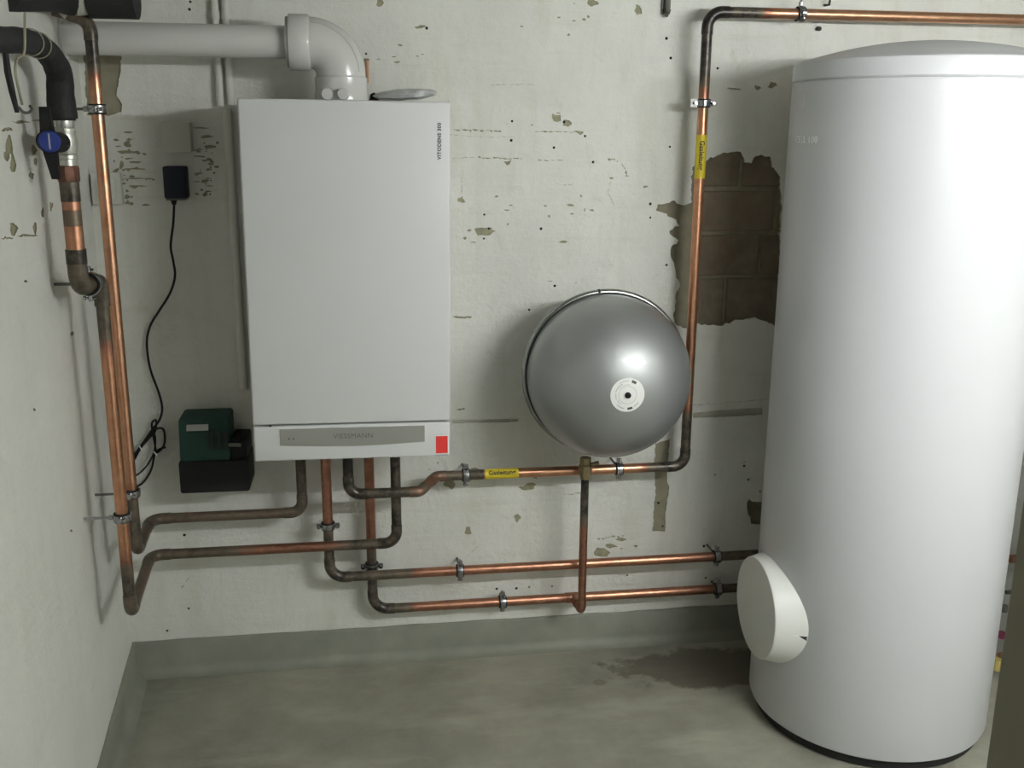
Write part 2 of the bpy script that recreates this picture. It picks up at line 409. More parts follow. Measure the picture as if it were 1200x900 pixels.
def inside(x, z, poly):
    c = False; j = len(poly)-1
    for i in range(len(poly)):
        xi, zi = poly[i]; xj, zj = poly[j]
        if (zi > z) != (zj > z) and x < (xj-xi)*(z-zi)/(zj-zi)+xi: c = not c
        j = i
    return c
def build_wall(name, outer, HOLES, P, paint):
    """plaster skin triangulated around every chip, crack and drill hole, each with its own depth"""
    loops = [outer]+[h[0] for h in HOLES]
    vs = []; es = []
    for l in loops:
        k = len(vs); n = len(l); vs += [Vector(p) for p in l]; es += [(k+i, k+(i+1) % n) for i in range(n)]
    V, _, T, *_r = delaunay_2d_cdt(vs, es, [], 0, 1e-5)
    bb = [(min(p[0] for p in h[0]), max(p[0] for p in h[0]), min(p[1] for p in h[0]), max(p[1] for p in h[0])) for h in HOLES]
    m = Mesh(); edge = {}
    for t in T:
        cx = sum(V[i].x for i in t)/len(t); cz = sum(V[i].y for i in t)/len(t); d, slot, cap = 0.0, 0, True
        for (poly, dd, sl, cp), b in zip(HOLES, bb):
            if dd > d and b[0] <= cx <= b[1] and b[2] <= cz <= b[3] and inside(cx, cz, poly): d, slot, cap = dd, sl, cp
        if cap: m.add([P(V[i].x, d, V[i].y) for i in t], [tuple(range(len(t)))], slot)
        for a, b in zip(t, list(t[1:])+[t[0]]): edge.setdefault((min(a, b), max(a, b)), []).append((d, slot))
    for (a, b), r in edge.items():
        if len(r) == 2 and abs(r[0][0]-r[1][0]) > 1e-6:
            (d0, s0), (d1, s1) = sorted(r)
            m.add([P(V[a].x, d0, V[a].y), P(V[b].x, d0, V[b].y), P(V[b].x, d1, V[b].y), P(V[a].x, d1, V[a].y)], [(0, 1, 2, 3)], s1)
    return obj(name, m, [M[paint], M['raw'], M['hole'], M['scuff'], M['groove']], smooth=0, kind='structure')
wall_back = build_wall('wall_back', [(-.43, -.02), (X_RIGHT, -.02), (X_RIGHT, Z_CEIL), (-.43, Z_CEIL)], HOLES, lambda a, d, z: (a, d, z), 'paint_back')
# masonry seen where the plaster came off: mortar bed and the bricks in it
pl = at(760, 280, 0); pr = at(925, 280, 0); pt_, pb_ = at(850, 170, 0).z, at(850, 392, 0).z
obj('mortar', box(pl.x, pr.x+.03, .0155, .05, pb_-.03, pt_+.03), M['mortar'], wall_back)
z_j = [at(850, y, 0).z for y in (392, 325, 273.5, 221.5, 168)]
for r in range(4):
    zlo, zhi = z_j[r]+.006, z_j[r+1]-.006
    x = at((818, 822, 819, 821)[r], 280, 0).x
    for L in ((.10, .235), (.19, .15), (.235, .08), (.12, .235))[r]:
        x1 = min(x+L, pr.x+.02)
        b = box(x, x1-.010, random.uniform(.006, .009), .03, zlo, zhi, .003, 1)
        for v in b.v: v += Vector((noise.noise(v*40), 0, noise.noise(v*31)))*.004
        obj('brick', b, M['brick'], wall_back)
        x = x1

def at_l(px, py):
    d = ray(px, py); k = (-.43-.075*CAM.y-CAM.x)/(d.x+.075*d.y); return CAM+d*k
def wl(pts): return [(at_l(x, y).y, at_l(x, y).z) for x, y in pts]
def blob_l(px, py, rx, ry, n=9, j=.45):
    return wl([(px+rx*(1+random.uniform(-j, j))*math.cos(2*PI*k/n), py+ry*(1+random.uniform(-j, j))*math.sin(2*PI*k/n)) for k in range(n)])
LHOLES = []
for px, py, rx, ry in ((11, 172, 4, 12), (15, 192, 3, 9), (40, 176, 3, 6), (41, 190, 2, 6), (37, 206, 3, 4), (15, 267, 5, 7), (41, 268, 2, 7), (8, 182, 3, 7), (60, 242, 2, 5),
                       (84, 391, 2, 3), (83, 622, 1.5, 1.5), (25, 143, 9, 1.5), (8, 152, 6, 2), (46, 141, 8, 1.2), (32, 276, 10, 1.2), (8, 279, 6, 1.2), (50, 250, 2, 7), (30, 330, 2, 1.5), (40, 480, 1.5, 1.5)):
    LHOLES.append((rag(blob_l(px, py, rx, ry), .002, .004), .003, 3, True))
build_wall('wall_left', [(.1, -.02), (Y_FRONT, -.02), (Y_FRONT, Z_CEIL), (.1, Z_CEIL)], LHOLES, lambda a, d, z: (LW(a)-d, a, z), 'paint_left')
obj('wall_right', merge(box(X_RIGHT, X_WIDE+.1, -.75, .1, -.02, Z_CEIL), box(X_WIDE, X_WIDE+.1, Y_FRONT-.12, -.75, -.02, Z_CEIL)), M['paint_plain'], smooth=0, kind='structure')
DX0, DX1 = -.17, .564
obj('wall_front', merge(box(DX1+.004, X_WIDE, Y_FRONT-.12, Y_FRONT, -.02, Z_CEIL), box(LW(Y_FRONT)-.15, DX0, Y_FRONT-.12, Y_FRONT, -.02, Z_CEIL),
    box(DX0, DX1+.004, Y_FRONT-.12, Y_FRONT, 1.96, Z_CEIL)), M['paint_plain'], smooth=0, kind='structure')
obj('trim_1', box(DX1, DX1+.10, Y_FRONT-.14, Y_FRONT, -.001, 1.96), M['jamb'], smooth=0, kind='structure')
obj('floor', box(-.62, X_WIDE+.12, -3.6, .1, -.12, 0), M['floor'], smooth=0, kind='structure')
obj('ceiling', box(-.62, X_WIDE+.12, Y_FRONT-.12, .1, Z_CEIL, Z_CEIL+.1), M['paint_plain'], smooth=0, kind='structure')
# grey painted plinth with a coved foot
def plinth(p0, p1, n, z, name, j=.0015):
    p0, p1, n = Vector(p0), Vector(p1), Vector(n).normalized(); m = Mesh(); N = 60
    prof = [(0.0, z), (.006, z-.001), (.009, z-.006), (.010, .030), (.015, .014), (.028, .004), (.040, .0006), (0, .0006)]
    vs = []; fs = []; K = len(prof)
    for i in range(N+1):
        c = p0.lerp(p1, i/N)
        for a, h in prof:
            q = c+n*a; q.z = h+(noise.noise((c.x*9, c.y*9, 2))*.004+noise.noise((c.x*40, c.y*40, 5))*.002 if h > .05 else 0); vs.append(q)
    for i in range(N):
        for k in range(K): fs.append((i*K+k, i*K+(k+1) % K, (i+1)*K+(k+1) % K, (i+1)*K+k))
    fs += [tuple(range(K)), tuple(range(N*K, N*K+K))]
    m.add(vs, fs); return obj(name, m, M['plinth'], smooth=50, kind='structure')
plinth((-.43, -.0005, 0), (X_RIGHT, -.0005, 0), (0, -1, 0), .107, 'baseboard_back')
plinth((LW(0)+.0005, 0, 0), (LW(-2.2)+.0005, -2.2, 0), (1, .075, 0), .107, 'baseboard_left')

# the lamp of the room: a fluorescent batten under the ceiling, outside the frame
t = thing('fluorescent_lamp', 'white fluorescent batten lamp fixed under the ceiling', 'lamp', ((LAMP_X0+LAMP_X1)/2, LAMP_Y, Z_CEIL))
obj('housing', box(LAMP_X0-.04, LAMP_X1+.04, LAMP_Y-.03, LAMP_Y+.03, LAMP_Z+.055, Z_CEIL, .004), M['white'], t)
obj('fluorescent_tube', tube([(LAMP_X0, LAMP_Y, LAMP_Z), (LAMP_X1, LAMP_Y, LAMP_Z)], .016, 12), M['tube'], t)
for x in (LAMP_X0-.012, LAMP_X1+.012):
    obj('lamp_holder', box(x-.012, x+.012, LAMP_Y-.018, LAMP_Y+.018, LAMP_Z-.02, LAMP_Z+.06, .003), M['white'], t)

# ================================================================== hot water tank
TX, TY, TR = 1.644, -.4525, .3165
t = thing('hot_water_tank', 'tall white cylindrical hot water tank standing on the floor at right', 'water tank', (TX, TY, 0))
T0 = Matrix.Translation((TX, TY, 0))
obj('foot_ring', lathe([(.0, .0), (.285, .0), (.300, .004), (.302, .034), (.0, .034)], 72).xf(T0), M['rubber'], t, label='black foot ring')
obj('tank_jacket', lathe([(.0, .030), (.306, .030), (.3135, .034), (TR, .042), (TR, .9), (TR, 1.694), (.3135, 1.698), (.0, 1.698)], 128).xf(T0), M['tank'], t)
lid = [(.0, 1.6985), (.3125, 1.6985), (TR+.0005, 1.703), (TR+.0005, 1.735), (.3145, 1.742), (.309, 1.7455), (.300, 1.747)]
for k in range(1, 11):
    a = k/10; lid.append((.300*(1-a), 1.747+.048*(1-(1-a)**2)))
obj('top_lid', lathe(lid, 128).xf(T0), M['tank_lid'], t)
# round flange cover low on its left side
FX, FY, FZ = 1.296, TY-.012, .335
prof = [(.0, .0), (.132, .0), (.1352, .0010), (.1368, .0035), (.1375, .008), (.162, .094), (.164, .104), (.164, .16), (.0, .16)]
cv = obj('flange_cover', lathe(prof, 96).xf(look((FX, FY, FZ), (1, 0, 0))), M['cover'], t, label='round cream flange cover')
# finger notch on the cover's rim
def on_cover(ang, h, lift=0):
    r = .1375+(h-.008)/(.086)*.0245+lift
    return Vector((FX+h, FY+r*math.cos(ang), FZ+r*math.sin(ang)))
a0 = math.radians(183)
n1 = Mesh(); n1.add([on_cover(a0, .044, .001), on_cover(a0, .076, .001), on_cover(a0+.085, .076, .001), on_cover(a0, .044, -.004), on_cover(a0, .076, -.006), on_cover(a0+.085, .076, -.006)],
       [(0, 1, 2), (3, 5, 4), (0, 3, 4, 1), (1, 4, 5, 2), (2, 5, 3, 0)])
obj('notch', n1, M['white'], cv)
n2 = Mesh(); n2.add([on_cover(a0+.005, .058, .0015), on_cover(a0+.005, .078, .0015), on_cover(a0+.085, .078, .0015), on_cover(a0+.02, .064, -.003), on_cover(a0+.005, .078, -.005), on_cover(a0+.085, .078, -.005)],
       [(0, 1, 2), (3, 5, 4), (0, 3, 4, 1), (1, 4, 5, 2), (2, 5, 3, 0)])
obj('notch_recess', n2, M['dark_gap'], cv)
# raised lettering and a small plug slit near the top, wrapped round the jacket
def wrap(theta0, z0):
    def f(v):
        a = theta0+v.x/TR; r = TR+.0012+v.z
        return Vector((TX+r*math.cos(a), TY+r*math.sin(a), z0+v.y))
    return f
def tank_angle(px, py):
    d = ray(px, py); o = CAM-Vector((TX, TY, 0)); A = d.x**2+d.y**2; B = o.x*d.x+o.y*d.y; C_ = o.x**2+o.y**2-TR**2
    s = (-B-math.sqrt(max(0, B*B-A*C_)))/A; p = CAM+d*s; return math.atan2(p.y-TY, p.x-TX), p.z
th, zz = tank_angle(948, 164)
text('CELL 100', .022, M['badge'], t, None, bend=wrap(th-.05, zz), depth=.0006, bold=.0003, spacing=1.15, label='silver raised lettering')
th, zz = tank_angle(942, 118)
sl = [(.020*math.sin(a)*.5, .016*math.cos(a)) for a in [k*PI/8 for k in range(9)]]
sm = Mesh(); sm.add([Vector((x, z, .001)) for x, z in sl]+[Vector((x*.35, z*.9, .001)) for x, z in sl][::-1], [tuple(range(18))]); sm.v = [wrap(th, zz)(v) for v in sm.v]
obj('moulded_slit', sm, M['white'], t, smooth=0)

# ================================================================== wall boiler
BW, BH, BD = .488, .873, .38
BC = Vector((.2415, 0, .7725+.4355))
t = thing('gas_boiler', 'white wall-hung gas boiler with grey control strip and red sticker', 'boiler', BC)
t.rotation_euler = (0, math.radians(.45), 0)
hw, hh = BW/2, BH/2; zs = -hh+.092
obj('casing', box(-hw+.003, hw-.003, -.352, -.012, -hh+.004, hh-.003, .004), M['boiler_side'], t, local=True)
obj('wall_rail', box(-hw+.05, hw-.05, -.014, -.0005, hh-.12, hh-.06), M['steel_dull'], t, local=True)
obj('front_panel', box(-hw, hw, -BD, -.351, zs+.002, hh, .005, 3), M['boiler'], t, local=True)
fl = obj('control_flap', box(-hw, hw, -BD, -.351, -hh, zs-.002, .005, 3), M['boiler'], t, local=True)
sx0, sx1 = -hw+.064, hw-.065; zt = zs-.009; zb = zs-.055
sp = [(sx0, zt), (sx1, zt)]+[(sx1+(sx0-sx1)*k/12, zb+.004-.006*math.sin(PI*k/12)-.000*k) for k in range(13)]
st = obj('display_strip', prism(sp, -BD-.0022, -BD+.004), M['strip'], fl, local=True, smooth=0, label='grey display strip')
RX = Matrix.Rotation(PI/2, 4, 'X')
text('VIESSMANN', .0180, M['print_strip'], t, Matrix.Translation((.000, -BD-.0024, (zt+zb)/2+.001)) @ RX, spacing=1.05, local=True, label='dark lettering on the strip')
for dx in (-.158, -.147):
    obj('pictogram', lathe([(.0, 0), (.0022, 0), (.0022, .0005), (0, .0005)], 10).xf(look((dx, -BD-.0022, (zt+zb)/2-.002), (0, -1, 0))), M['print_grey'], t, local=True)
text('VITODENS 300', .0118, M['print_grey'], t, Matrix.Translation((hw-.026, -BD-.0005, hh-.090)) @ RX @ Matrix.Rotation(PI/2, 4, 'Z'), spacing=1.12, local=True, bold=.0004, label='small dark lettering')
obj('sticker_backing', box(hw-.0385, hw-.004, -BD-.0008, -BD+.002, -hh+.0055, -hh+.055), M['white'], t, local=True, smooth=0, label='white backing of the sticker')
obj('sticker', box(hw-.0365, hw-.0065, -BD-.0014, -BD+.002, -hh+.0085, -hh+.054), M['red'], t, local=True, smooth=0, label='red rectangular sticker')
obj('flap_latch', box(-hw+.040, -hw+.044, -BD-.0008, -.37, zs-.0025, zs+.0025), M['dark_gap'], t, local=True, smooth=0)
B_TOP, B_BOT = BC.z+hh, BC.z-hh

# ------------------------------------------------------------------ flue
fz, fx, fy = 1.7835, .2345, -.19
t = thing('flue_pipe', 'white plastic flue with elbow rising from the boiler top to the left wall', 'flue pipe', (fx, fy, B_TOP))
x_end = LW(fy)+.002
obj('pipe_section', tube([(x_end, fy, fz), (.118, fy, fz)], .0385, 40), M['flue'], t)
obj('wall_rosette', tube([(x_end-.001, fy, fz), (x_end+.006, fy, fz)], .050, 32), M['flue'], t)
RB = .074
arc = [Vector((fx-RB+RB*math.sin(a), fy, fz-RB+RB*math.cos(a))) for a in [PI/2*k/14 for k in range(15)]]
el = tube([(.132, fy, fz)]+arc+[(fx, fy, fz-RB-.014)], .0605, 40)
e = obj('elbow', el, M['flue'], t)
obj('socket_collar', lathe([(.0385, 0), (.0645, 0), (.0665, .003), (.0665, .045), (.0635, .050), (.0605, .050)], 40).xf(look((.112, fy, fz), (1, 0, 0))), M['flue'], e)
obj('gasket', tube([(.1055, fy, fz), (.113, fy, fz)], .060, 40), M['grey_plastic'], e, label='grey rubber seal')
# the moulded seam of the elbow
seam = [Vector((fx-RB+(RB+.0607*math.cos(.75))*math.sin(a), fy-.0607*math.sin(.75), fz-RB+(RB+.0607*math.cos(.75))*math.cos(a))) for a in [.05+(PI/2-.1)*k/12 for k in range(13)]]
obj('moulded_seam', tube(seam, .0011, 6), M['grey_plastic'], e)
b = obj('boiler_adaptor', lathe([(0, 0), (.066, 0), (.0665, .003), (.0655, .020), (.0640, .024), (.0640, fz-RB-.008-B_TOP), (.0605, fz-RB-.004-B_TOP)], 40).xf(Matrix.Translation((fx, fy, B_TOP))), M['flue'], t)
for px in (383, 402):
    q = at(px, 110, -.275)
    obj('test_port_cap', lathe([(0, 0), (.0125, 0), (.0145, .003), (.0145, .05), (0, .05)], 20).xf(look((q.x, -.275, B_TOP+.016), (0, 1, 0))), M['flue'], b)

# ------------------------------------------------------------------ expansion vessel
VX, VZ, VR, VY = .926, .934, .220, -.2
t = thing('expansion_vessel', 'round silver expansion vessel mounted on the back wall', 'expansion vessel', (VX, 0, VZ))
def A(p): return lathe(p, 96).xf(look((VX, VY, VZ), (0, -1, 0)))
fr = [(VR, 0), (VR, .05)]
for k in range(1, 15):
    a = PI/2*k/14; fr.append((VR*math.cos(a)**.92 if k < 14 else 0, .05+.195*math.sin(a)))
obj('front_shell', A(fr), M['vessel'], t)
rr = [(VR, 0), (VR, -.03)]
for k in range(1, 13):
    a = PI/2*k/12; rr.append((VR*math.cos(a)**.9 if k < 12 else 0, -.03-.14*math.sin(a)))
obj('rear_shell', A(rr), M['vessel'], t)
ringp = [Vector((VX+(VR+.004)*math.cos(a), VY, VZ+(VR+.004)*math.sin(a))) for a in [2*PI*k/96 for k in range(97)]]
obj('ring_shade_band', lathe([(VR-.002, .003), (VR+.0035, .003), (VR+.0035, .012), (VR-.002, .0125)], 96).xf(look((VX, VY, VZ), (0, -1, 0))), M['dark_gap'], t)  # solid dark band put in for the shade beside the clamping ring
rg = obj('clamping_ring', tube(ringp, .0085, 12), M['vessel_ring'], t)
ja = math.radians(96)
jp = Vector((VX+(VR+.004)*math.cos(ja), VY, VZ+(VR+.004)*math.sin(ja)))
obj('ring_joint', lathe([(0, -.0025), (.0094, -.0025), (.0094, .0025), (0, .0025)], 14).xf(look(jp, (-math.sin(ja), 0, math.cos(ja)))), M['dark_gap'], rg)
yf = VY-.245
def dome_y(r):
    c = (max(0.0, min(1.0, r/VR)))**(1/.92); return VY-.05-.195*math.sqrt(max(0, 1-c*c))
# round paper label following the dome
def disc(r0, r1, lift, n=40, ang0=0, ang1=2*PI, k=4):
    m = Mesh(); vs = []; fs = []
    for i in range(k+1):
        r = r0+(r1-r0)*i/k
        for j in range(n+1):
            a = ang0+(ang1-ang0)*j/n; vs.append((VX+r*math.cos(a), dome_y(r)-lift, VZ+r*math.sin(a)))
    for i in range(k):
        for j in range(n): fs.append((i*(n+1)+j, i*(n+1)+j+1, (i+1)*(n+1)+j+1, (i+1)*(n+1)+j))
    return m.add(vs, fs)
lb = obj('paper_label', disc(.004, .0445, .0012), M['white'], t, label='round white paper label')
obj('print_ring', disc(.0225, .0235, .0016, k=1), M['grey_plastic'], lb)
for a0, a1, r0, r1, mt in ((.95, 1.30, .033, .040, 'print_grey'), (-1.55, -1.18, .033, .039, 'print_grey'), (2.0, 2.9, .031, .033, 'grey_plastic'),
                           (1.5, 2.2, .036, .0375, 'grey_plastic'), (3.0, 3.5, .030, .0315, 'grey_plastic'), (-2.4, -1.8, .035, .037, 'grey_plastic'),
                           (-1.05, -.6, .034, .036, 'grey_plastic'), (3.6, 4.1, .028, .0295, 'grey_plastic'), (1.35, 2.6, .0265, .0275, 'grey_plastic')):
    obj('print_block', disc(r0, r1, .0016, 10, a0, a1, 1), M[mt], lb)
obj('valve_cap', lathe([(.0, .010), (.005, .010), (.0075, .007), (.0085, -.006), (0, -.006)], 18).xf(look((VX, yf, VZ), (0, -1, 0))), M['black'], t, label='black valve cap')
obj('wall_bracket', merge(box(VX-.09, VX+.09, -.006, -.0005, VZ-.05, VZ+.05, .002, 1), box(VX-.03, VX+.03, -.05, -.005, VZ-.05, VZ+.05, .002, 1)), M['steel_dull'], t)

# ================================================================== copper pipes
def pipe_run(t, pts, bends, burns, r=.0142, fit=1.10, sock=1.25, mat='copper', elbow_burn=.80):
    """straight pipe_section parts joined by soldered elbow parts, all children of t.
    bends: radius for each inner corner; burns: (start, length, base, end, length) for each straight"""
    P = [Vector(p) for p in pts]; n = len(P); cut0 = [None]*n; cut1 = [None]*n; arcs = {}
    for i in range(1, n-1):
        a = (P[i-1]-P[i]).normalized(); b = (P[i+1]-P[i]).normalized(); ang = a.angle(b)
        R = bends[i-1] if hasattr(bends, '__len__') else bends
        d = R/math.tan(ang/2)
        p0, p1 = P[i]+a*d, P[i]+b*d; bis = (a+b).normalized(); c = P[i]+bis*(R/math.sin(ang/2))
        u, v = p0-c, p1-c; th = u.angle(v); N = 9
        pts_ = [c+(u*math.sin((1-k/N)*th)+v*math.sin(k/N*th))/math.sin(th) for k in range(N+1)]
        s = r*sock
        path = [p0+a*s]+pts_+[p1+b*s]
        eb = elbow_burn[i-1] if hasattr(elbow_burn, '__len__') else elbow_burn
        obj('elbow', tube(path, r*fit, 18, [eb]*len(path)), M[mat], t)
        cut0[i], cut1[i] = p0+a*s*.2, p1+b*s*.2
    for i in range(n-1):
        a = cut1[i] if cut1[i] is not None else P[i]; b = cut0[i+1] if cut0[i+1] is not None else P[i+1]
        L = (b-a).length
        if L < .004 or (b-a).dot(P[i+1]-P[i]) < 0: continue
        b0, l0, base, b1, l1 = burns[i] if isinstance(burns, list) else burns
        K = max(2, int(L/.012)); ps = [a.lerp(b, k/K) for k in range(K+1)]; bu = []
        for k in range(K+1):
            s = L*k/K
            v = base+(b0-base)*(1/(1+math.exp((s-l0)/.014)))
            v = max(v, base+(b1-base)*(1/(1+math.exp((L-s-l1)/.014)))) if b1 > base else v
            bu.append(v)
        obj('pipe_section', tube(ps, r, 18, bu), M[mat], t)
def tee(t, p, axis, r, branch, bl, mat='copper', burn=.6):
    p, axis, branch = Vector(p), Vector(axis).normalized(), Vector(branch).normalized()
    m = merge(tube([p-axis*r*2.2, p+axis*r*2.2], r*1.13, 18, [burn]*2), tube([p, p+branch*bl], r*1.10, 18, [burn]*2))
    return obj('tee', m, M[mat], t)
def band(t, p, axis, r, length, burn=.75, name='solder_coupling'):
    p, axis = Vector(p), Vector(axis).normalized()
    return obj(name, tube([p-axis*length/2, p+axis*length/2], r*1.1, 18, [burn]*2), M['copper'], t)
R28 = .0142
yA, yB, yC, yD, yG, yGR = -.100, -.130, -.090, -.055, -.165, -.100
zu = (at(230, 607, yA).z+at(330, 600, yA).z)/2
zl = (at(250, 648, yB).z+at(400, 638, yB).z)/2
zr = at(640, 663, yC).z; zw = at(640, 702, yD).z
BZ = B_BOT+.002
x1 = at(353, 560, yA).x; x5 = at(464, 580, yB).x; x2 = at(383, 580, yC).x; x4 = at(434, 600, yD).x; x3 = at(408, 555, yG).x

# heating flow: boiler - up the corner (the far riser)
rR, rRy = -.317, -.328
t = thing('heating_flow_pipe', 'copper heating pipe from under boiler left, rising as right-hand riser in the left corner', 'pipe', (rR, rRy, zu))
pipe_run(t, [(x1, yA, BZ), (x1, yA, zu), (-.325, yA, zu), (rR, rRy, zu), (rR, rRy, 1.812), (rR-.075, rRy, 1.832)],
         [.034, .034, .030, .034], [(.88, .06, .78, .8, .04), (.62, .05, .64, .70, .05), (.70, .04, .64, .74, .06), (.78, .12, .10, .90, .085), (.8, .02, .8, .8, .02)],
         elbow_burn=[.72, .66, .74, .78])
# heating return: boiler - under - up the corner (the near riser) to the valve branch
rL, rLy = -.307, -.483
z_top = at(122, 326, rLy).z
t = thing('heating_return_pipe', 'copper heating pipe with lowest bend in the corner, rising as left-hand riser', 'pipe', (rL, rLy, zl))
bgx, bgy = -.322, -.60
z_elb = z_top-.004
pipe_run(t, [(x5, yB, BZ), (x5, yB, zl), (-.328, yB, zl), (rL, rLy, zl), (rL, rLy, z_top-.03)],
         [.036, .034, .030], [(.85, .12, .78, .85, .05), (.74, .12, .44, .70, .19), (.66, .04, .62, .70, .05), (.82, .10, .16, .78, .12)],
         elbow_burn=[.82, .68, .70])
obj('elbow', tube([(rL, rLy, z_top-.062)]+[Vector((rL, rLy, z_top-.03))]+[Vector((rL, rLy, z_elb-.03)).lerp(Vector((rL, rLy-.03, z_elb)), k/6)+Vector((0, .008*math.sin(PI*k/6), .008*math.sin(PI*k/6))) for k in range(1, 7)]+[(rL+(bgx-rL)*.5, rLy-.055, z_elb)], .0172, 18, [.72]*9), M['copper'], t)
# the wider supply pipe above it, running down from the blue valve
R42 = .0185
t = thing('supply_pipe', 'thick copper supply pipe with burnt solder bands below the blue valve', 'pipe', (bgx, bgy, z_elb))
zv0 = at(79, 235, bgy).z
path = [Vector((bgx, bgy, z_elb+.065)), Vector((bgx, bgy, z_elb+.034))]+[Vector((bgx, bgy+.034*(1-math.cos(a)), z_elb+.034*(1-math.sin(a)))) for a in [PI/2*k/7 for k in range(1, 8)]]+[Vector((bgx+.006, bgy+.062, z_elb))]
obj('elbow', tube(path, R42*1.08, 20, [.74]*len(path)), M['copper'], t)
zs_ = [z_elb+.06, at(85, 293, bgy).z, at(83, 262, bgy).z, at(82, 255, bgy).z, at(81, 240, bgy).z, at(80, 222, bgy).z]
N = 40; ps = [Vector((bgx, bgy, zs_[0]+(zs_[-1]-zs_[0])*k/N)) for k in range(N+1)]
def bz(z):
    py = 235+(zv0-z)/(zv0-z_elb)*95
    if py > 293: return .66
    if py > 262: return .22
    if py > 245: return .60
    if py > 236: return .24
    return .80
obj('pipe_section', tube(ps, R42, 20, [bz(p.z) for p in ps]), M['copper'], t)
obj('solder_coupling', tube([(bgx, bgy, at(87, 309, bgy).z), (bgx, bgy, at(86, 292, bgy).z)], R42*1.13, 20, [.88]*2), M['copper'], t)
# drinking-water style returns to the tank
t = thing('upper_tank_pipe', 'upper of two copper pipes running along back wall to the tank', 'pipe', (x2, yC, zr))
XT = 1.66
pipe_run(t, [(x2, yC, BZ), (x2, yC, zr), (XT, yC, zr), (XT, -.150, zr)], [.042, .034],
         [(.82, .05, .34, .78, .11), (.72, .20, .27, .74, .30), (.7, .05, .7, .7, .05)], elbow_burn=[.78, .7])
t = thing('lower_tank_pipe', 'lower of two copper pipes running along back wall to the tank', 'pipe', (x4, yD, zw))
pipe_run(t, [(x4, yD, BZ), (x4, yD, zw), (XT, yD, zw), (XT, -.150, zw)], [.046, .030],
         [(.75, .06, .34, .78, .15), (.70, .07, .28, .74, .30), (.7, .05, .7, .7, .05)], elbow_burn=[.82, .7])
# branch up to the expansion vessel
yE = -.148; xE = at(684, 620, yE).x; rE = .0118
t = thing('vessel_branch_pipe', 'thin upright copper pipe joining the silver vessel to the lower pipe', 'pipe', (xE, yE, zw))
tee(t, (xE, yD, zw), (1, 0, 0), R28, (0, -1, 0), .045, burn=.34)
zE1 = at(689, 560, yE).z; zE2 = at(689, 541, yE).z
pipe_run(t, [(xE, yD-.03, zw), (xE, yE, zw), (xE, yE, zE1)], [.020], [(.4, .02, .35, .4, .02), (.45, .05, .40, .90, .13)], r=rE, elbow_burn=.42)
obj('union_nut', lathe([(0, -.002), (.0150, -.002), (.0150, .006), (.0195, .010), (.0195, .040), (.0165, .044), (.0165, .062), (0, .062)], 6).xf(Matrix.Translation((xE, yE, zE1))), M['brass'], t, smooth=20, label='dull brass union nut')
obj('drain_cock', tube([(xE+.015, yE-.004, zE1+.040), (xE+.038, yE-.006, zE1+.047)], .006, 10), M['brass'], t)
# gas pipe
zg1 = at(445, 578, yG).z; zg = at(660, 552, yGR).z; xv = at(815, 300, yGR).x; zt_ = at(1000, 18, yGR).z
xs0 = at(492, 575, yG).x; xs1 = at(513, 562, yGR).x
t = thing('gas_pipe', 'copper gas pipe with yellow tape bands, running along, up and right', 'pipe', (xv, yGR, zg))
x_r = X_RIGHT-.0005
pipe_run(t, [(x3, yG, BZ), (x3, yG, zg1), (xs0, yG, zg1), (xs1-.004, yGR, zg), (xv, yGR, zg), (xv, yGR, zt_), (x_r, yGR, zt_)],
         [.034, .020, .020, .036, .040],
         [(.9, .1, .85, .9, .1), (.78, .10, .72, .72, .05), (.5, .03, .5, .5, .03), (.70, .125, .13, .80, .085), (.82, .13, .17, .86, .155), (.86, .115, .06, .3, .03)],
         elbow_burn=[.84, .58, .56, .88, .93])
def marker(z0, z1, x0=None):
    if x0 is None:
        mk = obj('marker_tape', tube([(xv, yGR, z0), (xv, yGR, z1)], R28+.0007, 24), M['yellow'], t, label='yellow tape band')
        def bend(v):   # local x runs down the pipe, local y round it
            a = -PI/2+(v.y-.001)/(R28+.001)-.12; r = R28+.0011+v.z
            return Vector((xv+r*math.cos(a), yGR+r*math.sin(a), (z0+z1)/2+.004-v.x))
    else:
        mk = obj('marker_tape', tube([(x0[0], yGR, z0), (x0[1], yGR, z0)], R28+.0007, 24), M['yellow'], t, label='yellow tape band')
        def bend(v):
            a = PI/2-(v.y+.008)/(R28+.001); r = R28+.0011+v.z
            return Vector(((x0[0]+x0[1])/2+v.x, yGR-r*math.sin(a), z0+r*math.cos(a)))
    text('Gasleitung', .0185, M['ink'], t, None, squash=1.0, bold=.0004, bend=bend, label='black print on the tape')
marker(at(820, 209, yGR).z, at(821, 158, yGR).z)
marker(zg, None, (at(568, 559, yGR).x, at(607, 556, yGR).x))
obj('coupling', tube([(at(543, 561, yGR).x+.014, yGR, zg), (at(566, 560, yGR).x, yGR, zg)], R28*1.02, 16, [.85, .85]), M['copper'], t)

